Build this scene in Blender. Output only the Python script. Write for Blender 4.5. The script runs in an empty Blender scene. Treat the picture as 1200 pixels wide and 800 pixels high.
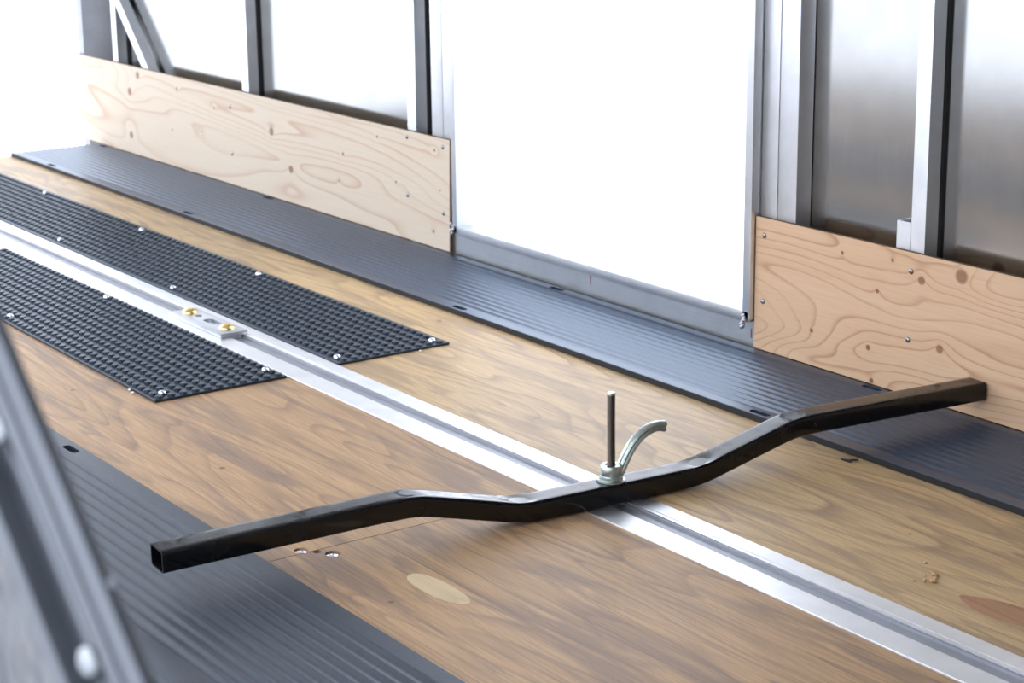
import bpy, bmesh, math, random
from mathutils import Vector, Matrix
R = math.radians
random.seed(7)
S = bpy.context.scene
COL = S.collection

# ------------------------------------------------------------------ camera, sky, exposure
cd = bpy.data.cameras.new('camera')
cam = bpy.data.objects.new('camera', cd); COL.objects.link(cam); S.camera = cam
rt = Vector((0.57243228, 0.81987414, -0.01129956)); up = Vector((-0.20628035, 0.15733416, 0.96576104))
fw = Vector((-0.7935803, 0.55050192, -0.25918708))
m = Matrix((rt, up, -fw)).transposed().to_4x4(); m.translation = Vector((0, 0, 1.2161))
cam.matrix_world = m
cd.sensor_fit = 'HORIZONTAL'; cd.sensor_width = 36; cd.lens = 36 * 2374.76 / 1200
cd.clip_start = .02; cd.clip_end = 200
cd.dof.use_dof = True; cd.dof.focus_distance = 3.55; cd.dof.aperture_fstop = 8.8

W = bpy.data.worlds.new('sky'); S.world = W; W.use_nodes = True
W.node_tree.nodes['Background'].inputs[0].default_value = (.84, .89, 1, 1)
W.node_tree.nodes['Background'].inputs[1].default_value = 3.6
S.view_settings.view_transform = 'Standard'; S.view_settings.look = 'None'
S.view_settings.gamma = 1; S.view_settings.use_curve_mapping = False
S.view_settings.exposure = 0.0
S.cycles.use_denoising = True
S.cycles.max_bounces = 10; S.cycles.diffuse_bounces = 6; S.cycles.glossy_bounces = 6
S.cycles.sample_clamp_indirect = 8

# ------------------------------------------------------------------ mesh helpers
def box(bm, x0, x1, y0, y1, z0, z1, mi=0):
    v = [bm.verts.new((x, y, z)) for x in (x0, x1) for y in (y0, y1) for z in (z0, z1)]
    for q in ((0,1,3,2),(4,6,7,5),(0,4,5,1),(2,3,7,6),(0,2,6,4),(1,5,7,3)):
        bm.faces.new([v[i] for i in q]).material_index = mi
    return v
def nb(): return bmesh.new()
def bev(bm, w, seg=2):
    bmesh.ops.recalc_face_normals(bm, faces=bm.faces)
    bmesh.ops.bevel(bm, geom=[e for e in bm.edges if e.is_manifold and e.calc_face_angle(0) > .5], offset=w, segments=seg, affect='EDGES', profile=.6)
def xform(bm, M): bmesh.ops.transform(bm, matrix=M, verts=bm.verts)
def rbox(x0, x1, y0, y1, z0, z1, w=.002, seg=2):
    bm = nb(); box(bm, x0, x1, y0, y1, z0, z1); bev(bm, w, seg); return bm
def lathe(bm, prof, c=(0, 0, 0), n=32, M=None):
    rings = []
    for r, z in prof:
        ring = []
        for i in range(n):
            a = 2*math.pi*i/n
            p = Vector((r*math.cos(a), r*math.sin(a), z))
            if M: p = M @ p
            ring.append(bm.verts.new(p + Vector(c)))
        rings.append(ring)
    for a, b in zip(rings, rings[1:]):
        for i in range(n): bm.faces.new((a[i], a[(i+1) % n], b[(i+1) % n], b[i]))
    bm.faces.new(rings[0][::-1]); bm.faces.new(rings[-1])
def tube(bm, x0, x1, y0, y1, z0, z1, t=.003):
    """square post standing upright, hollow, with an open top"""
    o = [(x0,y0),(x1,y0),(x1,y1),(x0,y1)]; i_ = [(x0+t,y0+t),(x1-t,y0+t),(x1-t,y1-t),(x0+t,y1-t)]
    ob = [bm.verts.new((x,y,z0)) for x,y in o]; ot = [bm.verts.new((x,y,z1)) for x,y in o]
    ib = [bm.verts.new((x,y,z0)) for x,y in i_]; it = [bm.verts.new((x,y,z1)) for x,y in i_]
    for k in range(4):
        j = (k+1) % 4
        bm.faces.new((ob[k],ob[j],ot[j],ot[k])); bm.faces.new((ib[j],ib[k],it[k],it[j]))
        bm.faces.new((ot[k],ot[j],it[j],it[k])); bm.faces.new((ob[j],ob[k],ib[k],ib[j]))
def sweep(bm, path, section, closed=True, caps=True):
    """path: list of (pos, right, up); section: list of (a, b)"""
    rings = [[bm.verts.new(p + a*r + b*u) for a, b in section] for p, r, u in path]
    n = len(section)
    for A, B in zip(rings, rings[1:]):
        for i in range(n if closed else n-1): bm.faces.new((A[i], A[(i+1) % n], B[(i+1) % n], B[i]))
    if caps: bm.faces.new(rings[0][::-1]); bm.faces.new(rings[-1])
    return rings
def obj(name, bm, mats, parent=None, origin=None, smooth=None, label=None, cat=None, group=None, kind=None):
    """link a mesh whose vertices are given in place; origin sets where its own origin sits"""
    o3 = Vector(origin) if origin else Vector((0, 0, 0))
    bmesh.ops.recalc_face_normals(bm, faces=bm.faces)
    if origin: bmesh.ops.translate(bm, vec=-o3, verts=bm.verts)
    me = bpy.data.meshes.new(name); bm.to_mesh(me); bm.free()
    for x in (mats if isinstance(mats, (list, tuple)) else [mats]): me.materials.append(x)
    if smooth is not None:
        me.polygons.foreach_set('use_smooth', [True]*len(me.polygons)); me.update()
        me.set_sharp_from_angle(angle=R(smooth))
    o = bpy.data.objects.new(name, me); COL.objects.link(o)
    if parent: o.parent = parent; o.location = o3 - world_loc(parent)
    else: o.location = o3
    return tag(o, label, cat, group, kind)
def world_loc(o):
    p = Vector(o.location)
    while o.parent: o = o.parent; p += Vector(o.location)
    return p
def tag(o, label=None, cat=None, group=None, kind=None):
    for k, v in (('label', label), ('category', cat), ('group', group), ('kind', kind)):
        if v: o[k] = v
    return o
def thing(name, loc, label, cat, group=None):
    o = bpy.data.objects.new(name, None); o.empty_display_size = .05; COL.objects.link(o); o.location = loc
    return tag(o, label, cat, group)
def struct(name, bm, mats, parent=None, smooth=None):
    return obj(name, bm, mats, parent, smooth=smooth, kind=None if parent else 'structure')
def cut(target_bm, cutter_bm):
    """cut real holes: target minus cutter, returned as a new bmesh"""
    obs = []
    for k, b in enumerate((target_bm, cutter_bm)):
        bmesh.ops.recalc_face_normals(b, faces=b.faces)
        me = bpy.data.meshes.new('tmp'); b.to_mesh(me); b.free()
        o = bpy.data.objects.new('tmp', me); COL.objects.link(o); obs.append(o)
    md = obs[0].modifiers.new('b', 'BOOLEAN'); md.operation = 'DIFFERENCE'; md.object = obs[1]; md.solver = 'EXACT'
    bpy.context.view_layer.update()
    ev = obs[0].evaluated_get(bpy.context.evaluated_depsgraph_get())
    me = bpy.data.meshes.new_from_object(ev)
    out = bmesh.new(); out.from_mesh(me)
    for o in obs:
        d = o.data; bpy.data.objects.remove(o); bpy.data.meshes.remove(d)
    bpy.data.meshes.remove(me)
    return out

# ------------------------------------------------------------------ materials
class NT:
    def __init__(s, name):
        s.m = bpy.data.materials.new(name); s.m.use_nodes = True
        s.t = s.m.node_tree; s.b = s.t.nodes['Principled BSDF']
    def n(s, typ, ins=None, **props):
        nd = s.t.nodes.new(typ)
        for k, v in props.items(): setattr(nd, k, v)
        for k, v in (ins or {}).items(): s.set(nd.inputs[k], v)
        return nd
    def set(s, inp, v):
        if isinstance(v, bpy.types.NodeSocket): s.t.links.new(v, inp)
        else: inp.default_value = v
    def math(s, op, a, b=None, c=None, clamp=False):
        nd = s.n('ShaderNodeMath', operation=op, use_clamp=clamp)
        s.set(nd.inputs[0], a)
        if b is not None: s.set(nd.inputs[1], b)
        if c is not None: s.set(nd.inputs[2], c)
        return nd.outputs[0]
    def pos(s):
        g = s.n('ShaderNodeNewGeometry'); sp = s.n('ShaderNodeSeparateXYZ', {0: g.outputs['Position']})
        return g, sp.outputs
    def vec(s, x, y, z): return s.n('ShaderNodeCombineXYZ', {0: x, 1: y, 2: z}).outputs[0]
    def noise(s, v, scale=1., detail=2., rough=.5, dist=0.):
        return s.n('ShaderNodeTexNoise', {'Vector': v, 'Scale': scale, 'Detail': detail, 'Roughness': rough, 'Distortion': dist}).outputs['Fac']
    def ramp(s, f, stops, mode='LINEAR'):
        r = s.n('ShaderNodeValToRGB', {0: f}); r.color_ramp.interpolation = mode
        e = r.color_ramp.elements
        while len(e) < len(stops): e.new(.5)
        for k, (p, c) in enumerate(stops):
            e[k].position = p; e[k].color = (c, c, c, 1) if isinstance(c, (int, float)) else (*c, 1)
        return r.outputs[0]
    def mix(s, f, a, b, mode='MIX'):
        nd = s.n('ShaderNodeMix', data_type='RGBA', blend_type=mode)
        s.set(nd.inputs['Factor'], f)
        for i, v in ((6, a), (7, b)): s.set(nd.inputs[i], v if isinstance(v, bpy.types.NodeSocket) else (*v, 1))
        return nd.outputs[2]
    def out(s, col=None, rough=None, metal=None, bump=None, bdist=.001, bstr=1., **kw):
        if col is not None: s.set(s.b.inputs['Base Color'], col if isinstance(col, bpy.types.NodeSocket) else (*col, 1))
        if rough is not None: s.set(s.b.inputs['Roughness'], rough)
        if metal is not None: s.set(s.b.inputs['Metallic'], metal)
        if bump is not None:
            s.set(s.b.inputs['Normal'], s.n('ShaderNodeBump', {'Height': bump, 'Distance': bdist, 'Strength': bstr}).outputs[0])
        for k, v in kw.items(): s.set(s.b.inputs[k.replace('_', ' ')], v)
        return s.m

def sr(*c): return tuple(((x/255+.055)/1.055)**2.4 if x > 10 else x/255/12.92 for x in c)

def wood(name, axes, cols, sx, sy, rings, seed, knots=(), b0=.55, spots=(), grey=.5, greycol=(.3, .25, .2), rough=.5, shift=None, fibre=.25, dist=.4, bandk=.8):
    """rotary-cut plywood face: contour lines of a stretched height field, ringed around its knots"""
    t = NT(name); g, P = t.pos()
    a, b = P[axes[0]], P[axes[1]]
    if shift:                                       # another sheet beyond a joint
        step = t.math('GREATER_THAN', P[0], shift)
        b = t.math('ADD', b, t.math('MULTIPLY', step, 3.7)); a0 = t.math('ADD', a, t.math('MULTIPLY', step, 1.9))
    else: a0 = a
    h = t.noise(t.vec(t.math('MULTIPLY', a0, sx), t.math('MULTIPLY', b, sy), seed), 1, 1.5, .4, dist)
    core = None
    for kx, ky, r in knots:
        dx = t.math('SUBTRACT', P[axes[0]], kx); dy = t.math('SUBTRACT', P[axes[1]], ky)
        d2 = t.math('ADD', t.math('MULTIPLY', dx, dx), t.math('MULTIPLY', t.math('MULTIPLY', dy, dy), 1.15))
        amp = .05 if r > .008 else .02
        w = (r*3.5)**2
        gss = t.math('DIVIDE', amp, t.math('ADD', 1., t.math('DIVIDE', d2, w)))
        h = t.math('ADD', h, gss)
        c = t.math('SUBTRACT', 1.6, t.math('DIVIDE', d2, r*r), clamp=True)
        c = t.math('MULTIPLY', c, .9 if r < .008 else .75)
        core = c if core is None else t.math('MAXIMUM', core, c)
    v = t.math('MULTIPLY', h, rings)
    f = t.math('FRACT', v)
    L, M_, D = cols
    band = t.ramp(f, [(0, 0.), (b0, .06), (b0*.45+.51, .40), (.93, 1.), (1., .0)])
    strength = t.ramp(t.noise(t.vec(t.math('MULTIPLY', a0, sx*2), t.math('MULTIPLY', b, sy*1.5), seed+9.), 1.3, 2), [(.3, .25), (.7, 1.)])
    band = t.math('MULTIPLY', t.math('MULTIPLY', band, strength), bandk)
    col = t.mix(t.noise(t.vec(t.math('MULTIPLY', a0, sx*1.5), t.math('MULTIPLY', b, sy*2), seed+4.), 1.5, 3), L, M_)
    col = t.mix(band, col, D)
    gp = t.ramp(t.noise(t.vec(t.math('MULTIPLY', a0, sx*1.6), t.math('MULTIPLY', b, sy*1.3), seed+14.), 2.2, 3, .6, .6), [(.5, 0.), (.6, 1.)])
    col = t.mix(t.math('MULTIPLY', gp, grey), col, greycol)
    fib = t.noise(t.vec(t.math('MULTIPLY', a0, 7.), t.math('MULTIPLY', b, 240.), seed), 1, 4, .65)
    col = t.mix(t.math('MULTIPLY', t.ramp(fib, [(.35, 1.), (.62, 0.)]), fibre), col, D)
    if core is not None: col = t.mix(core, col, sr(118, 70, 40))
    return t.out(col, rough, bump=t.math('ADD', t.math('MULTIPLY', fib, .5), t.math('MULTIPLY', band, -.3)), bdist=.0005, Specular_IOR_Level=.35)

knots_l = [(-6.529,.2985,.013),(-6.601,.234,.014),(-6.609,.079,.013),(-6.221,.284,.006),(-5.948,.252,.004),(-6.051,.161,.004),
           (-6.272,.139,.004),(-5.5615,.222,.013),(-5.444,.119,.012),(-5.122,.211,.005),(-4.829,.170,.004),(-4.925,.287,.004),
           (-4.624,.2876,.004),(-4.60,.18,.003),(-4.6376,.0593,.004),(-5.15,.125,.0035)]
knots_r = [(-3.035,.280,.004),(-2.8886,.2897,.0035),(-2.806,.2625,.009),(-2.6991,.2908,.015),(-2.929,.217,.0045),(-3.122,.0924,.005),
           (-2.950,.0912,.006),(-2.749,.1312,.009),(-2.937,.0215,.006)]
M = {}
M['floor_near'] = wood('weathered_plywood_near', (0, 1), (sr(198,162,120), sr(170,134,95), sr(112,90,74)), 0.6, 6.0, 19, 3.1,
                  knots=[(-3.30,1.62,.006),(-3.9656,1.603,.005),(-2.5466,1.53,.005)], grey=.65, greycol=sr(126,106,92), rough=.5, shift=-2.815, dist=.5, bandk=.75, fibre=.5)
M['floor_far'] = wood('weathered_plywood_far', (0, 1), (sr(212,184,138), sr(188,154,106), sr(128,100,76)), 0.7, 5.2, 15, 8.3,
                  knots=[(-3.9857,2.553,.006),(-3.7644,2.631,.004),(-3.639,2.6315,.003)], grey=.55, greycol=sr(138,116,94), rough=.45, bandk=.75, fibre=.5)
M['panel_left'] = wood('new_plywood_left', (0, 2), (sr(214,201,182), sr(210,193,170), sr(186,148,122)), .55, 3.6, 22, 1.7, knots_l, b0=.65, grey=.0, rough=.6, fibre=.12)
M['panel_right'] = wood('new_plywood_right', (0, 2), (sr(214,183,150), sr(206,170,134), sr(160,110,80)), 1.1, 4.6, 26, 5.2, knots_r, b0=.7, grey=.0, rough=.6, fibre=.15)

t = NT('plywood_edge'); g, P = t.pos()
ply = t.math('FRACT', t.math('MULTIPLY', t.math('ADD', P[1], P[2]), 250.))
M['ply_edge'] = t.out(t.mix(t.ramp(ply, [(0, 0.), (.4, 0.), (.5, 1.), (.95, 1.), (1., 0.)]), sr(120,90,62), sr(70,50,36)), .8)

def alu(name, base, rough, axis=2, streak=.12, bump=.0002, fine=260., aniso=0.):
    t = NT(name); g, P = t.pos()
    sc = [fine]*3; sc[axis] = 3.
    n = t.noise(t.vec(*[t.math('MULTIPLY', P[k], sc[k]) for k in range(3)]), 1, 3, .6)
    c2 = t.noise(g.outputs['Position'], 14., 4, .6)
    col = t.mix(t.ramp(c2, [(.35, 0.), (.7, 1.)]), base, tuple(x*.9 for x in base))
    rr = t.math('ADD', rough-streak/2, t.math('MULTIPLY', n, streak))
    return t.out(col, rr, 1., bump=n, bdist=bump)
M['extrusion'] = alu('aluminium_extrusion', (.74,.76,.79), .40)
M['skin'] = alu('brushed_aluminium_skin', (.47,.47,.46), .15, streak=.05, fine=380., bump=.00006)
M['frame_x'] = alu('aluminium_sill_metal', (.50,.52,.54), .42, axis=0)
M['slot'] = alu('shaded_slot_metal', (.40,.41,.44), .5, axis=0)  # shade inside the track slot is put into this darker grey
M['track'] = alu('mill_aluminium_track', (.84,.85,.86), .38, axis=0, bump=.0004, fine=420.)
M['beam'] = alu('dull_aluminium_brace', (.13,.14,.155), .36, axis=0)
t = NT('dark_scuffed_sheet'); g, P = t.pos()
M['gusset'] = t.out((.040,.046,.055), .22, 1., bump=t.noise(g.outputs['Position'], 9., 3), bdist=.03)
M['plate'] = alu('cast_plate_metal', (.62,.64,.67), .33, axis=0)

def simple(name, col, rough, metal=0., nscale=None, bdist=.0003, **kw):
    t = NT(name); g, P = t.pos()
    n = t.noise(g.outputs['Position'], nscale or 60., 4, .6)
    c = t.mix(t.ramp(n, [(.35, 0.), (.7, 1.)]), col, tuple(x*.82 for x in col))
    return t.out(c, rough, metal, bump=n, bdist=bdist, **kw)
M['rubber'] = simple('sky_sheen_rubber', (.028,.040,.070), .36, nscale=420., bdist=.0002, Specular_IOR_Level=1., Specular_Tint=(.5,.74,1.,1))  # blue base and tint put the sky's reflected sheen into the colour
M['rubber_dusty'] = simple('dusty_black_rubber', (.022,.027,.036), .42, nscale=300., bdist=.0005, Specular_IOR_Level=.65, Specular_Tint=(.7,.85,1.,1))
M['rubber_edge'] = simple('shaded_rubber_edge', (.006,.006,.007), .6)  # shaded copy of the mat rubber, darkens its sides and slot floors
M['rubber_stud'] = simple('studded_black_rubber', (.007,.010,.017), .40, nscale=400., bdist=.0002, Specular_IOR_Level=.8, Specular_Tint=(.6,.8,1.,1))
t = NT('gloss_black_paint'); g, P = t.pos()
n1 = t.noise(g.outputs['Position'], 16., 5, .7)
M['black_paint'] = t.out((.004,.004,.0045), t.ramp(n1, [(.42, .07), (.62, .30)]), bump=t.noise(g.outputs['Position'], 130., 3), bdist=.00006, Specular_IOR_Level=.42)
M['chrome'] = simple('bright_screw_metal', (.85,.86,.88), .16, 1., nscale=50.)
M['bolt'] = simple('dull_bolt_metal', (.34,.36,.38), .25, 1., nscale=50.)
M['brass'] = simple('brassy_bolt_metal', (.80,.62,.28), .24, 1., nscale=50.)
M['zinc'] = simple('zinc_plated_steel', (.50,.56,.52), .32, 1., nscale=160., bdist=.0004)
M['rod'] = simple('dark_threaded_steel', (.20,.17,.145), .30, 1., nscale=200.)
M['dark'] = simple('matte_black', (.01,.01,.012), .6)
M['red_ink'] = simple('red_marker_ink', (.28,.03,.06), .7)
M['weld'] = simple('weld_metal', (.62,.64,.66), .35, 1., nscale=220., bdist=.002)
M['snow'] = simple('bright_white_ground', (.82,.83,.84), .9, nscale=.6)
M['roof'] = simple('white_roof_sheet', (.75,.76,.77), .5)
M['chip'] = simple('pale_wood_crumb', sr(196,160,118), .8)
M['patch_pale'] = wood('pale_patch_wood', (0, 1), (sr(214,194,156), sr(202,180,142), sr(150,124,92)), 1.0, 9, 9, 2.2, grey=0., rough=.55)
M['patch_red'] = wood('reddish_patch_wood', (0, 1), (sr(176,134,98), sr(160,114,80), sr(112,80,58)), 1.0, 9, 8, 6.2, grey=0., rough=.5)

# ------------------------------------------------------------------ setting: ground, floor, walls, roof
bm = nb(); box(bm, -70, 40, -50, 70, -.56, -.5); struct('ground', bm, M['snow'])

XE = -6.905                                           # open rear end of the trailer
TY0, TY1 = 2.0215, 2.1555                             # the track's two long edges
fl = bpy.data.objects.new('floor', None); COL.objects.link(fl); fl['kind'] = 'structure'
bm = nb(); box(bm, XE, 1.4, .38, TY0, -.045, 0)
cb = nb(); box(cb, -2.8165, -2.8145, .3, 2.1, -.006, .01)                 # butt joint between two sheets
near = cut(bm, cb)
cb = nb()                                                                 # two countersunk pockets run together
for (x, y, r) in ((-2.829, 1.528, .014), (-2.785, 1.563, .0145), (-2.808, 1.546, .008)):
    lathe(cb, [(r*.75, -.012), (r, .004)], (x, y, 0), 20)
    near = cut(near, cb); cb = nb()
cb.free()
struct('plywood_sheet', near, M['floor_near'], fl)
bm = nb(); box(bm, XE, 1.4, TY1, 3.02, -.045, 0)
struct('plywood_sheet', bm, M['floor_far'], fl)
bm = nb(); box(bm, XE, 1.4, TY0-.001, TY1+.001, -.045, -.012); struct('subfloor', bm, M['ply_edge'], fl)
for (x, y) in ((-2.829, 1.5265), (-2.784, 1.5605)):
    bm = nb(); lathe(bm, [(.0035, -.012), (.0100, -.0035), (.0100, -.0022), (.004, -.0008), (.0035, -.003), (.001, -.0032)], (x, y, 0), 18)
    obj('screw', bm, M['chrome'], fl, smooth=40)
def lens(name, pts, mat, h=.0006):
    bm = nb(); n = len(pts)
    c = Vector((sum(p[0] for p in pts)/n, sum(p[1] for p in pts)/n, 0))
    pts = [Vector((x, y, 0)) for x, y in pts]; sm = []
    for i in range(n):                                   # rounded outline
        a, b_, c2, d = pts[i-1], pts[i], pts[(i+1) % n], pts[(i+2) % n]
        for k in range(5):
            q = k/5; sm.append(.5*((2*b_)+(c2-a)*q+(2*a-5*b_+4*c2-d)*q*q+(3*b_-a-3*c2+d)*q**3))
    lo = [bm.verts.new((p.x, p.y, -.002)) for p in sm]; hi = [bm.verts.new((p.x, p.y, h)) for p in sm]
    for i in range(len(sm)): j = (i+1) % len(sm); bm.faces.new((lo[i], lo[j], hi[j], hi[i]))
    bm.faces.new(hi)
    return obj(name, bm, mat, fl)
lens('wood_patch', [(-2.618,1.604),(-2.627,1.6229),(-2.608,1.6356),(-2.567,1.6417),(-2.5015,1.6393),(-2.4703,1.6282),(-2.4733,1.6125),(-2.5147,1.597),(-2.58,1.5955)], M['patch_pale'])['label'] = 'pale almond-shaped repair plug'
lens('wood_patch', [(-2.037,2.2605),(-2.0143,2.28),(-1.96,2.300),(-1.89,2.311),(-1.80,2.295),(-1.84,2.262),(-1.9015,2.246),(-1.9547,2.236),(-1.9997,2.2411)], M['patch_red'])['label'] = 'reddish almond-shaped repair plug'

# wall on the far side: outer skin in two runs beside the door, and over it
SK = 3.016
wb = bpy.data.objects.new('wall_far', None); COL.objects.link(wb); wb['kind'] = 'structure'
for (x0, x1, z0, z1) in ((-6.76, -4.60, -.05, 2.1), (-3.25, 1.4, -.05, 2.1), (-4.60, -3.25, 1.95, 2.1), (-4.60, -3.25, -.05, .06)):
    bm = nb(); box(bm, x0, x1, SK, SK+.004, z0, z1); struct('skin_sheet', bm, M['skin'], wb)
bm = nb(); box(bm, -6.95, 1.4, SK-.035, SK-.001, 2.02, 2.10); struct('top_rail', bm, M['extrusion'], wb)
wf = nb(); box(wf, 1.4, 1.42, .35, 3.03, -.05, 2.1); struct('wall_front', wf, M['roof'])
bm = nb(); box(bm, -.20, 1.4, .35, .378, -.05, 2.1); struct('wall_near', bm, M['skin'])
bm = nb(); box(bm, XE, -.20, .352, .392, -.04, .17); struct('trim_unseen_1', bm, M['extrusion'])  # unseen rail added, its height set to darken the far skin's reflection
bm = nb(); box(bm, -7.35, 1.42, .34, 3.03, 2.1, 2.13); struct('ceiling', bm, M['roof'])

# door opening with its frame
d = bpy.data.objects.new('door_1', None); COL.objects.link(d); d['kind'] = 'structure'; d.location = (-3.93, 2.97, 0)
for nm, a in (('jamb_post', (-4.6545, -4.5985, 2.97, 3.014, 0, 2.02)), ('jamb_post', (-4.5965, -4.522, 2.97, 3.014, 0, 2.02)),
              ('jamb_post', (-3.3085, -3.2560, 2.97, 3.014, 0, 2.02)), ('jamb_post', (-3.2540, -3.1950, 2.97, 3.014, 0, 2.02)),
              ('head_rail', (-4.52, -3.31, 2.97, 3.014, 1.93, 2.02))):
    struct(nm, rbox(*a, .0022), M['extrusion'], d, 30)
struct('frame_lip', rbox(-4.523, -4.502, 2.945, 3.000, .078, 1.93, .0015), M['extrusion'], d, 30)
struct('frame_lip', rbox(-3.336, -3.311, 2.945, 3.000, .078, 1.93, .0015), M['extrusion'], d, 30)
struct('door_sill', rbox(-4.52, -3.315, 2.945, 3.022, .072, .096, .0015), M['frame_x'], d, 30)
struct('kick_plate', rbox(-4.545, -3.295, 2.968, 2.974, .0005, .074, .001), M['frame_x'], d)
for x, z0, z1 in ((-3.932, .040, .066), (-3.329, .03, .052)):
    bm = nb(); box(bm, x-.0012, x+.0012, 2.9672, 2.9682, z0, z1); obj('marker_line', bm, M['red_ink'], d)['label'] = 'short red pencil mark'
for cx, cz in ((-4.518, .084), (-3.327, .070)):
    bm = nb()
    for k in range(9):
        b0 = len(bm.verts)
        r = random.uniform(.003, .0065)
        mm = Matrix.Translation((cx+random.uniform(-.008, .008), 2.942+random.uniform(-.003, .003), cz+k*.0035-.010))
        bmesh.ops.create_icosphere(bm, subdivisions=2, radius=r, matrix=mm)
    obj('weld_bead', bm, M['weld'], d, smooth=60)

# studs, corner post and diagonal brace
def stud(x0, x1, label, depth=.036, name='wall_stud'):
    t0 = thing(name, (x0, 2.97, 0), label, 'post', 'studs of the far wall' if name == 'wall_stud' else None)
    bm = nb(); tube(bm, x0, x1, 2.97, 2.97+depth, 0, 2.02); obj('post_tube', bm, M['extrusion'], t0)
    bm = nb(); box(bm, x1-.006, x1-.001, 2.97+depth, SK, 0, 2.02); obj('black_strip', bm, M['dark'], t0)['label'] = 'black line behind the post'  # black strip filling the gap between post and skin
    return t0
stud(-6.752, -6.714, 'narrow metal wall stud behind the top of the diagonal brace')
stud(-5.768, -5.725, 'metal wall stud between the two bright panels above the left plywood')
stud(-4.780, -4.735, 'metal wall stud just left of the door jamb')
s3 = stud(-2.8525, -2.814, 'metal wall stud rising behind the right plywood, a short tube beside its foot')
bm = nb(); tube(bm, -2.892, -2.8535, 2.9695, 3.006, 0, .372, .0028); obj('stub_tube', bm, M['extrusion'], s3)['label'] = 'short open-topped square tube'
s0 = thing('corner_post', (-7.0, 2.97, 0), 'bright metal corner post at the open rear end, far left', 'post')
bm = nb(); tube(bm, -7.058, -7.012, 2.97, 3.088, -.05, 2.1); obj('post_tube', bm, M['slot'], s0)  # darker slot metal tones down the bright side face
bm = nb(); box(bm, -7.012, -6.74, 3.084, 3.088, -.05, 2.1); obj('flange', bm, M['skin'], s0)
# brace, 38 mm square tube leaning at about 46 degrees
bz = nb(); L = .82; tube(bz, -.019, .019, -.019, .017, -L/2, L/2)
ang = math.atan2(.197, -.206)
A = Vector((-6.709, 0, .5285)); B = Vector((-6.512, 0, .3228)); dr = (B-A).normalized(); nr = Vector((-dr.z, 0, dr.x))
mid = A + dr*(.36) + Vector((dr.z, 0, -dr.x))*(-.019 if nr.x < 0 else .019)
q = Matrix((Vector((abs(dr.z), 0, abs(dr.x))), Vector((0, 1, 0)), -dr)).transposed().to_4x4()
C0 = A + dr*.34 + Vector((abs(dr.z), 0, abs(dr.x)))*.019
q.translation = Vector((C0.x, 2.972+.019-.003, C0.z)); xform(bz, q)
obj('diagonal_brace', bz, M['extrusion'], origin=(C0.x, 2.988, C0.z), label='diagonal square metal tube leaning against the far wall, upper left', cat='brace')

# ------------------------------------------------------------------ plywood kick panels with screws
def screw_bm(loc, r=.0075, h=.0035, axis='z'):
    bm = nb()
    prof = [(r, 0), (r*.98, h*.35), (r*.80, h*.75), (r*.5, h*.98), (r*.3, h), (r*.26, h*.55), (.0004, h*.5)]
    Mx = Matrix.Rotation(R(90), 4, 'X') if axis == '-y' else None
    lathe(bm, prof, loc, 18, Mx); return bm
def panel(name, x0, x1, z0, z1, mat, label, screws, dx=0):
    t0 = thing(name, ((x0+x1)/2, 2.963, z0), label, 'board', 'plywood kick boards along the far wall')
    bm = nb(); box(bm, x0, x1, 2.957, 2.969, z0, z1)
    if dx:
        for v in bm.verts:
            if v.co.x > (x0+x1)/2 and v.co.z < .2: v.co.x += dx
    bev(bm, .0006, 1)
    bmesh.ops.recalc_face_normals(bm, faces=bm.faces)
    for f in bm.faces:
        if abs(f.normal.y) < .5: f.material_index = 1
    obj('board', bm, [M[mat], M['ply_edge']], t0)
    for x, z in screws: obj('screw', screw_bm((x, 2.957, z), .0062, .0035, '-y'), M['bolt'], t0, origin=(x, 2.957, z), smooth=50)
panel('plywood_panel', -7.056, -4.548, .0145, .3245, 'panel_left', 'long pale plywood board left of the doorway, knotty, screwed to the studs',
      [(-5.835,.268),(-5.833,.116),(-4.764,.3065),(-4.581,.3015),(-4.767,.1416),(-4.5835,.1184)], -.01)
panel('plywood_panel', -3.3085, -1.2, .0145, .3155, 'panel_right', 'tan plywood board right of the doorway with wavy brown grain lines',
      [(-3.2795,.2758),(-3.2805,.1262),(-2.835,.2762),(-2.8367,.1321)])

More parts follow.
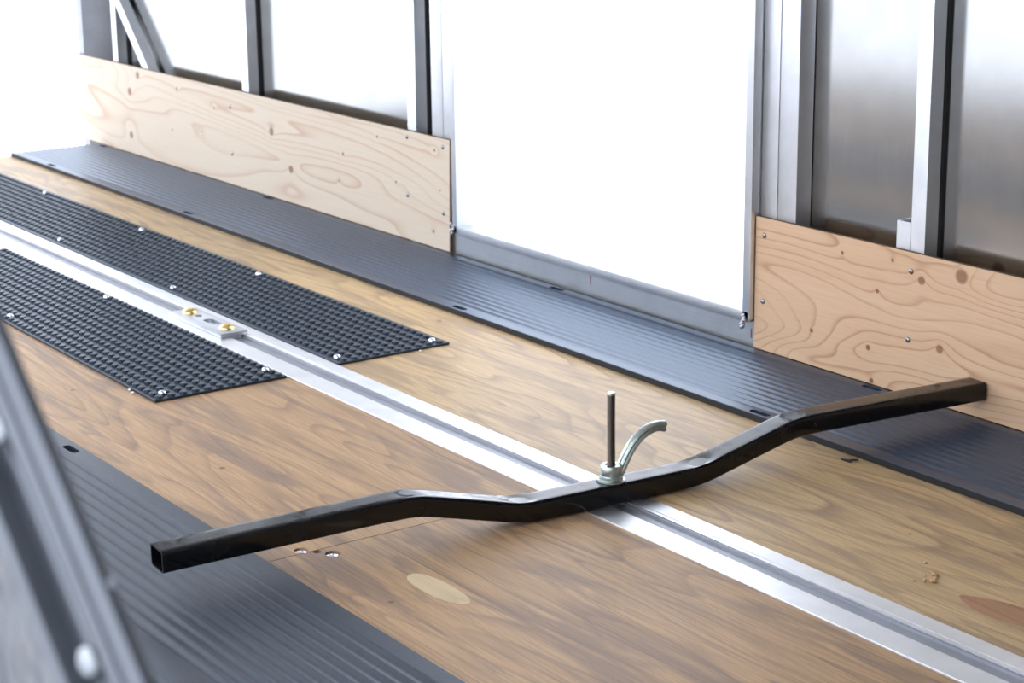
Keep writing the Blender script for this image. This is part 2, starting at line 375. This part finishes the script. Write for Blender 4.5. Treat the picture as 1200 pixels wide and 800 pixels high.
# ------------------------------------------------------------------ ribbed rubber mats
def rib_mat(name, x0, x1, y0, y1, T, ribs, slots, mat, label, amp=.0030, pitch=.0235):
    pts = [(y0, 0.), (y0, T-.001), (y0+.001, T)]
    for a, n in ribs:                                   # groove runs starting at a, n grooves
        for k in range(n*8+1):
            y = a + k*pitch/8; pts.append((y, T - amp*(.5-.5*math.cos(2*math.pi*k/8))**.8))
    pts += [(y1-.001, T), (y1, T-.001), (y1, 0.)]
    bm = nb(); A = [bm.verts.new((x0, y, z)) for y, z in pts]; B = [bm.verts.new((x1, y, z)) for y, z in pts]
    n = len(pts)
    for i in range(n): bm.faces.new((A[i], A[(i+1) % n], B[(i+1) % n], B[i]))
    bm.faces.new(A[::-1]); bm.faces.new(B)
    cb = nb()
    for x, y in slots:
        ring = []
        for k in range(20):
            a = 2*math.pi*k/20; ring.append((x + math.copysign(.020, math.cos(a)) + .0075*math.cos(a), y + .0085*math.sin(a)))
        lo = [cb.verts.new((p[0], p[1], .0015)) for p in ring]; hi = [cb.verts.new((p[0], p[1], T+.01)) for p in ring]
        for i in range(20): cb.faces.new((lo[i], lo[(i+1) % 20], hi[(i+1) % 20], hi[i]))
        cb.faces.new(lo[::-1]); cb.faces.new(hi)
    bm = cut(bm, cb)
    bmesh.ops.translate(bm, vec=(0, 0, .0004), verts=bm.verts)
    bmesh.ops.recalc_face_normals(bm, faces=bm.faces)
    for f in bm.faces:
        c = f.calc_center_median()
        if (f.normal.z < .2 and (c.y < y0+.002 or c.y > y1-.002)) or c.z < T-.006: f.material_index = 1
    return obj(name, bm, [mat, M['rubber_edge']], origin=((x0+x1)/2, (y0+y1)/2, 0), smooth=35, label=label, cat='mat', group='ribbed rubber mats')
rib_mat('ribbed_mat', -6.895, -1.2, 2.618, 2.953, .0135, [(2.648, 12)],
        [(-6.56,2.6335),(-5.507,2.6335),(-4.02,2.6335),(-2.923,2.6335),(-6.82,2.939),(-5.567,2.939),(-4.033,2.939),(-2.916,2.939)],
        M['rubber'], 'long black ribbed rubber mat lying against the far wall and doorway')
rib_mat('ribbed_mat', -6.4, -1.0, .84, 1.4445, .0115, [(.872, 10), (1.411-.0235*11, 11)], [(-3.548,1.4225),(-2.06,1.4225),(-5.03,1.4225)],
        M['rubber_dusty'], 'dusty black ribbed rubber mat in the foreground under the near end of the black bar', .0042)

# ------------------------------------------------------------------ studded rubber mats
def stud_mat(x0, x1, y0, y1, label, screws):
    t0 = thing('studded_mat', ((x0+x1)/2, (y0+y1)/2, 0), label, 'mat', 'studded rubber mats beside the metal track')
    bm = nb(); box(bm, x0, x1, y0, y1, .0003, .0062); bev(bm, .0008, 1)
    p = .0284; ny = int((y1-y0)/p); off = ((y1-y0)-(ny-1)*p)/2; nx = int((x1-x0)/p)
    for i in range(nx):
        for j in range(ny):
            cx = x1-.012-i*p; cy = y0+off+j*p
            n = 14 if cx > -5.2 else 8
            lo = []; mi_ = []; hi = []
            for k in range(n):
                a = 2*math.pi*k/n; c, s = math.cos(a), math.sin(a)
                lo.append(bm.verts.new((cx+.0088*c, cy+.0088*s, .0061))); mi_.append(bm.verts.new((cx+.0080*c, cy+.0080*s, .0108))); hi.append(bm.verts.new((cx+.0068*c, cy+.0068*s, .0116)))
            for k in range(n):
                l = (k+1) % n; bm.faces.new((lo[k], lo[l], mi_[l], mi_[k])); bm.faces.new((mi_[k], mi_[l], hi[l], hi[k]))
            bm.faces.new(hi)
    obj('rubber_sheet', bm, M['rubber_stud'], t0, smooth=30)
    for x, y in screws: obj('screw', screw_bm((x, y, .0085), .0085, .0065), M['chrome'], t0, origin=(x, y, .0085), smooth=50)
stud_mat(-6.9, -3.787, 2.157, 2.452, 'black studded rubber mat between the metal track and the long ribbed mat',
         [(-6.83,2.424),(-6.109,2.424),(-5.384,2.423),(-4.662,2.423),(-3.815,2.422),(-6.12,2.178),(-5.396,2.177),(-4.659,2.175),(-3.822,2.174)])
stud_mat(-6.9, -3.768, 1.703, 2.016, 'black studded rubber mat on the near side of the metal track, nearest the camera',
         [(-6.83,1.73),(-6.109,1.73),(-5.38,1.728),(-4.633,1.727),(-3.799,1.734),(-6.12,1.999),(-5.390,1.999),(-4.669,1.995),(-3.826,1.9945)])

# ------------------------------------------------------------------ aluminium floor track
bm = nb()
prof = [(TY0, -.004), (TY0, .0020), (TY0+.001, .0030), (2.0735, .0030), (2.0745, .0022), (2.0750, -.0045),
        (2.1060, -.0045), (2.1065, .0005), (2.1100, .0008), (2.1105, .0030), (2.1175, .0030), (2.1190, .0022), (2.1205, .0030),
        (TY1-.001, .0030), (TY1, .0020), (TY1, -.004), (2.116, -.004), (2.116, -.011), (2.066, -.011), (2.066, -.004)]
A = [bm.verts.new((XE-.0, y, z)) for y, z in prof]; B = [bm.verts.new((1.35, y, z)) for y, z in prof]; n = len(prof)
for i in range(n): bm.faces.new((A[i], A[(i+1) % n], B[(i+1) % n], B[i]))
for f in bm.faces:
    c = f.calc_center_median()
    if 2.0744 < c.y < 2.1103 and c.z > -.006 and c.z < .0029: f.material_index = 1
bm.faces.new(A[::-1]); bm.faces.new(B)
obj('floor_track', bm, [M['track'], M['slot']], origin=(-3, 2.088, 0), label='long bright aluminium slotted track set into the plywood floor', cat='track')

# slider plate locked on the track, with two brassy bolts
sp = thing('anchor_plate', (-4.285, 2.087, .003), 'small silver metal plate with two brass bolts on the track between the studded mats', 'plate')
bm = nb(); box(bm, -4.424, -4.148, 2.050, 2.121, .0032, .0130); bev(bm, .002, 2)
cb = nb()
def slot_cut(x0, x1, y, r):
    ring = []
    for k in range(20):
        a = 2*math.pi*k/20; ring.append((((x0+x1)/2) + math.copysign((x1-x0)/2-r, math.cos(a)) + r*math.cos(a), y + r*math.sin(a)))
    lo = [cb.verts.new((*p, .001)) for p in ring]; hi = [cb.verts.new((*p, .02)) for p in ring]
    for i in range(20): cb.faces.new((lo[i], lo[(i+1) % 20], hi[(i+1) % 20], hi[i]))
    cb.faces.new(lo[::-1]); cb.faces.new(hi)
slot_cut(-4.302, -4.232, 2.089, .013); slot_cut(-4.352, -4.330, 2.089, .0075)
obj('plate_body', cut(bm, cb), M['plate'], sp, smooth=30)
bm = nb(); box(bm, -4.424, -4.148, 2.0765, 2.1045, -.0035, .0031); obj('plate_keel', bm, M['plate'], sp)
for x, y in ((-4.386, 2.088), (-4.191, 2.088)):
    bm = nb(); lathe(bm, [(.019, .0130), (.0185, .0160), (.015, .0195), (.0095, .0218), (.007, .0223), (.0065, .0190), (.0005, .0188)], (x, y, 0), 28)
    obj('bolt', bm, M['brass'], sp, origin=(x, y, .0130), smooth=40)['label'] = 'brass-coloured domed bolt'

# ------------------------------------------------------------------ black ski tie-down bar with clamp
YAW = R(4.5); bc = Vector((-2.684, 2.085, 0)); tv = Vector((math.sin(YAW), math.cos(YAW), 0)); nv = Vector((math.cos(YAW), -math.sin(YAW), 0))
keys = [(-.848,.0870),(-.47,.0945),(-.395,.0945),(-.195,.0425),(-.15,.0408),(.15,.0408),(.195,.0440),(.400,.0960),(.46,.0970),(.868,.0925)]
def zt(s):
    if s <= keys[0][0]: return keys[0][1]
    for (a, za), (b, zb) in zip(keys, keys[1:]):
        if s <= b: return za + (zb-za)*(s-a)/(b-a)
    return keys[-1][1]
def zs(s):                                              # rounded bends
    tot = w = 0
    for k in range(-8, 9):
        g_ = math.exp(-(k/4)**2); tot += g_*zt(s + k*.006 if keys[0][0]+.05 < s < keys[-1][0]-.05 else s); w += g_
    return tot/w
WB, HB, RC, TH = .052, .0375, .0055, .003
def section(w, h, r, nt=6):
    o = []
    def arc(cx, cy, a0):
        for k in range(4): a = R(a0 + 30*k); o.append((cx + r*math.cos(a), cy + r*math.sin(a)))
    arc(w/2-r, h/2-r, 0)                                 # top right (front side), then across the top
    for k in range(1, nt): o.append((w/2-r - (w-2*r)*k/nt, h/2))
    arc(-w/2+r, h/2-r, 90); arc(-w/2+r, -h/2+r, 180); arc(w/2-r, -h/2+r, 270)
    return o
so = section(WB, HB, RC); si = section(WB-2*TH, HB-2*TH, RC-TH*.6)
bar = thing('tie_down_bar', bc + nv*(-WB/2) + Vector((0, 0, .003)), 'bent glossy black square-tube bar lying across the metal track', 'bar')
bm = nb(); ns = 260; s0_, s1_ = keys[0][0], keys[-1][0]
RO, RI = [], []
for i in range(ns+1):
    s = s0_ + (s1_-s0_)*i/ns; z = zs(s); c = bc + nv*(-WB/2) + tv*s + Vector((0, 0, z-HB/2))
    dent = 0; 
    for s_, d_, w_ in ((-.188,.0050,.026),(.192,.0050,.026),(-.400,.0016,.020),(.408,.0016,.020)): dent += d_*math.exp(-((s-s_)/w_)**2)
    ro = []
    for a, b in so:
        zz = b
        if b > HB/2-.0002: zz = b - dent*(1-(abs(a)/(WB/2))**2)**1.2 * (1 if s > -9 else 1)
        ro.append(bm.verts.new(c + nv*a + Vector((0, 0, zz))))
    RO.append(ro); RI.append([bm.verts.new(c + nv*a + Vector((0, 0, b))) for a, b in si])
n = len(so)
for A, B in zip(RO, RO[1:]):
    for i in range(n): bm.faces.new((A[i], A[(i+1) % n], B[(i+1) % n], B[i]))
for A, B in zip(RI, RI[1:]):
    for i in range(n): bm.faces.new((A[(i+1) % n], A[i], B[i], B[(i+1) % n]))
for A, B in ((RO[0], RI[0]), (RI[-1], RO[-1])):
    for i in range(n): bm.faces.new((A[(i+1) % n], A[i], B[i], B[(i+1) % n]))
obj('bar_tube', bm, M['black_paint'], bar, smooth=40)

kc = Vector((-2.7095, 2.0905, .0408))                     # clamp sits in the middle of the bar
bm = nb(); lathe(bm, [(.0085, 0), (.0255, 0), (.0262, .0008), (.0262, .0030), (.0240, .0040), (.0085, .0040)], kc, 40)
obj('washer', bm, M['zinc'], bar, origin=kc, smooth=40)
bm = nb(); lathe(bm, [(.0080, .004), (.0210, .0041), (.0216, .0055), (.0214, .0085), (.0190, .0100), (.0186, .0115), (.0196, .0130), (.0194, .0280), (.0178, .0300), (.0115, .0300), (.0095, .0275), (.0080, .0275)], kc, 36)
nut = obj('clamp_nut', bm, M['zinc'], bar, origin=kc, smooth=40)
# curved lever, a channelled casting growing from the nut
ctrl = [(.012,.006),(.0195,.018),(.0285,.0345),(.0405,.0535),(.0555,.0690),(.0715,.0790),(.0880,.0845),(.1010,.0850),(.1130,.0828)]
def cr(P_, u):
    k = min(int(u), len(P_)-2); f = u-k
    g_ = lambda i: Vector((*P_[max(0, min(len(P_)-1, i))], 0))
    a, b, c, d_ = g_(k-1), g_(k), g_(k+1), g_(k+2)
    return .5*((2*b)+(c-a)*f+(2*a-5*b+4*c-d_)*f*f+(3*b-a-3*c+d_)*f**3)
pth = []; K = 60
for i in range(K+1):
    u = (len(ctrl)-1)*i/K; p = cr(ctrl, u); p2 = cr(ctrl, min(u+.02, len(ctrl)-1.0001)); p1 = cr(ctrl, max(u-.02, 0))
    tg = (p2-p1).normalized(); pos = kc + tv*p.x + Vector((0, 0, p.y))
    upv = (tv*(-tg.y) + Vector((0, 0, 1))*tg.x)
    pth.append((pos, nv, upv))
sec = []
for k in range(24):
    a = 2*math.pi*k/24; rx, ry = .0108, .0098
    x, y = rx*math.cos(a), ry*math.sin(a)
    if x > 0: x -= .0042*math.exp(-(y/.0028)**2); 
    if x < 0: x += .0042*math.exp(-(y/.0028)**2)
    sec.append((x, y))
bm = nb(); rings = sweep(bm, pth, sec)
for rr_ in (rings[-3:], ):
    for q_, ring in enumerate(rr_):
        c = sum((v.co for v in ring), Vector())/len(ring)
        for v in ring: v.co = c + (v.co-c)*(1.08)
obj('lever', bm, M['zinc'], nut, smooth=50)['label'] = 'curved grooved lever of the nut'
bm = nb(); prof = [(.0066, -.043)]; z = .0045
while z < .157: prof += [(.0070, z), (.00775, z+.0008)]; z += .0016
prof += [(.0070, z), (.0076, z+.001), (.0076, z+.0035), (.0066, z+.005)]
lathe(bm, prof, kc, 20)
rod = obj('threaded_rod', bm, M['rod'], bar, origin=kc, smooth=80)
bm = nb(); lathe(bm, [(.0076, z+.0012), (.0077, z+.0038), (.0066, z+.0056), (.001, z+.0057)], kc, 20)
obj('rod_tip', bm, M['zinc'], rod, origin=kc, smooth=40)['label'] = 'bright chamfered tip'

# ------------------------------------------------------------------ near-side brace beside the camera, out of focus
Bt = Vector((math.cos(R(41.5)), 0, -math.sin(R(41.5)))); Bn = Vector((math.sin(R(41.5)), 0, math.cos(R(41.5))))
base = Vector((-.8797, .35, .899)) - Bn*.017
nbm = thing('near_brace', base, 'out-of-focus diagonal metal channel with raised lips and a bolt, bottom left corner', 'brace')
Wd = .088
pr = [(0, .010), (0, .004), (-.003, .0005), (-.011, 0), (-.011, -.001), (-.013, -.002), (-.022, -.002), (-.024, .000), (-.025, .014), (-.053, .014), (-.0545, .009), (-.0555, .008),
      (-.0600, .008), (-.061, .009), (-.0625, .014), (-.0725, .014), (-.0735, -.002), (-.076, -.003), (-.086, -.003), (-.088, -.001), (-.088, .010)]
pathb = [(base + Bt*s, Bn, Vector((0, 1, 0))) for s in (-1.55, .98)]
bm = nb(); sweep(bm, pathb, pr); obj('channel', bm, M['beam'], nbm, smooth=30)
bm = nb(); c0 = base + Bn*(-.0875)
vv = []
for y in (.352, .356):
    vv.append([bm.verts.new((p.x, y, p.z)) for p in (c0 + Bt*-.9, c0 + Bt*.85, c0 + Bt*.85 - Bn*.75, c0 + Bt*-.9 - Bn*.35)])
a, b = vv
bm.faces.new(a); bm.faces.new(b[::-1])
for i in range(4): bm.faces.new((a[i], a[(i+1) % 4], b[(i+1) % 4], b[i]))
obj('gusset_sheet', bm, M['gusset'], nbm)
for (x, z, r) in ((-.8762, .8091, .0085), (-.9765, .9030, .008)):
    bm = nb(); lathe(bm, [(r, 0), (r, .003), (r*.8, .006), (r*.4, .0075), (.0005, .008)], (x, .3555, z), 20, Matrix.Rotation(R(90), 4, 'X'))
    obj('bolt', bm, M['bolt'], nbm, origin=(x, .3555, z), smooth=50)
bm = nb(); lathe(bm, [(.0030, 0), (.0028, .001), (.0015, .002), (.0005, .0021)], (-.8385, .352, .8625), 16, Matrix.Rotation(R(90), 4, 'X'))
obj('rivet', bm, M['beam'], nbm, origin=(-.8385, .352, .8625), smooth=50)

# ------------------------------------------------------------------ crumbs of wood on the floor
def crumb(x, y, r, mat, label, name='wood_crumb', cat='crumb', group=None):
    bm = nb(); bmesh.ops.create_icosphere(bm, subdivisions=2, radius=r)
    for v in bm.verts: v.co *= random.uniform(.7, 1.15); v.co.z *= .6
    zmin = min(v.co.z for v in bm.verts)
    xform(bm, Matrix.Translation((x, y, -zmin)))
    obj(name, bm, mat, origin=(x, y, 0), label=label, cat=cat, group=group)
for k, (x, y, r) in enumerate([(-2.2773,2.3971,.003),(-2.1669,2.3194,.0035),(-2.1183,2.2903,.007),(-2.1011,2.2704,.006),(-2.112,2.262,.0035),(-2.124,2.249,.004),(-2.109,2.283,.004),(-2.128,2.279,.003)]):
    crumb(x, y, r, M['chip'], ['lone pale crumb on the floor above the little heap', 'small crumb just above the heap by the reddish plug'][k] if k < 2 else
          'tiny wood crumb in the little heap beyond the track, lower right', group='crumbs in the little heap')
for x, y, l in ((-3.8876,1.700,'white speck farther from the mat corner'), (-3.8612,1.694,'white speck nearer the mat corner'), (-3.7755,2.365,'white speck at the cut end of the studded mat')):
    crumb(x, y, .004, M['snow'], l + ', on the plywood', 'foam_speck', 'speck', 'white specks by the studded mats')
bm = nb()
pts = [(-2.640,2.585),(-2.628,2.590),(-2.622,2.600),(-2.615,2.606),(-2.622,2.594),(-2.612,2.586),(-2.626,2.583)]
lo = [bm.verts.new((x, y, .0002)) for x, y in pts]; hi = [bm.verts.new((x, y, .003)) for x, y in pts]
for i in range(len(pts)): j = (i+1) % len(pts); bm.faces.new((lo[i], lo[j], hi[j], hi[i]))
bm.faces.new(hi); bm.faces.new(lo[::-1])
obj('rubber_scrap', bm, M['dark'], origin=(-2.63, 2.59, 0), label='tiny black scrap on the floor below the right end of the bar', cat='scrap')
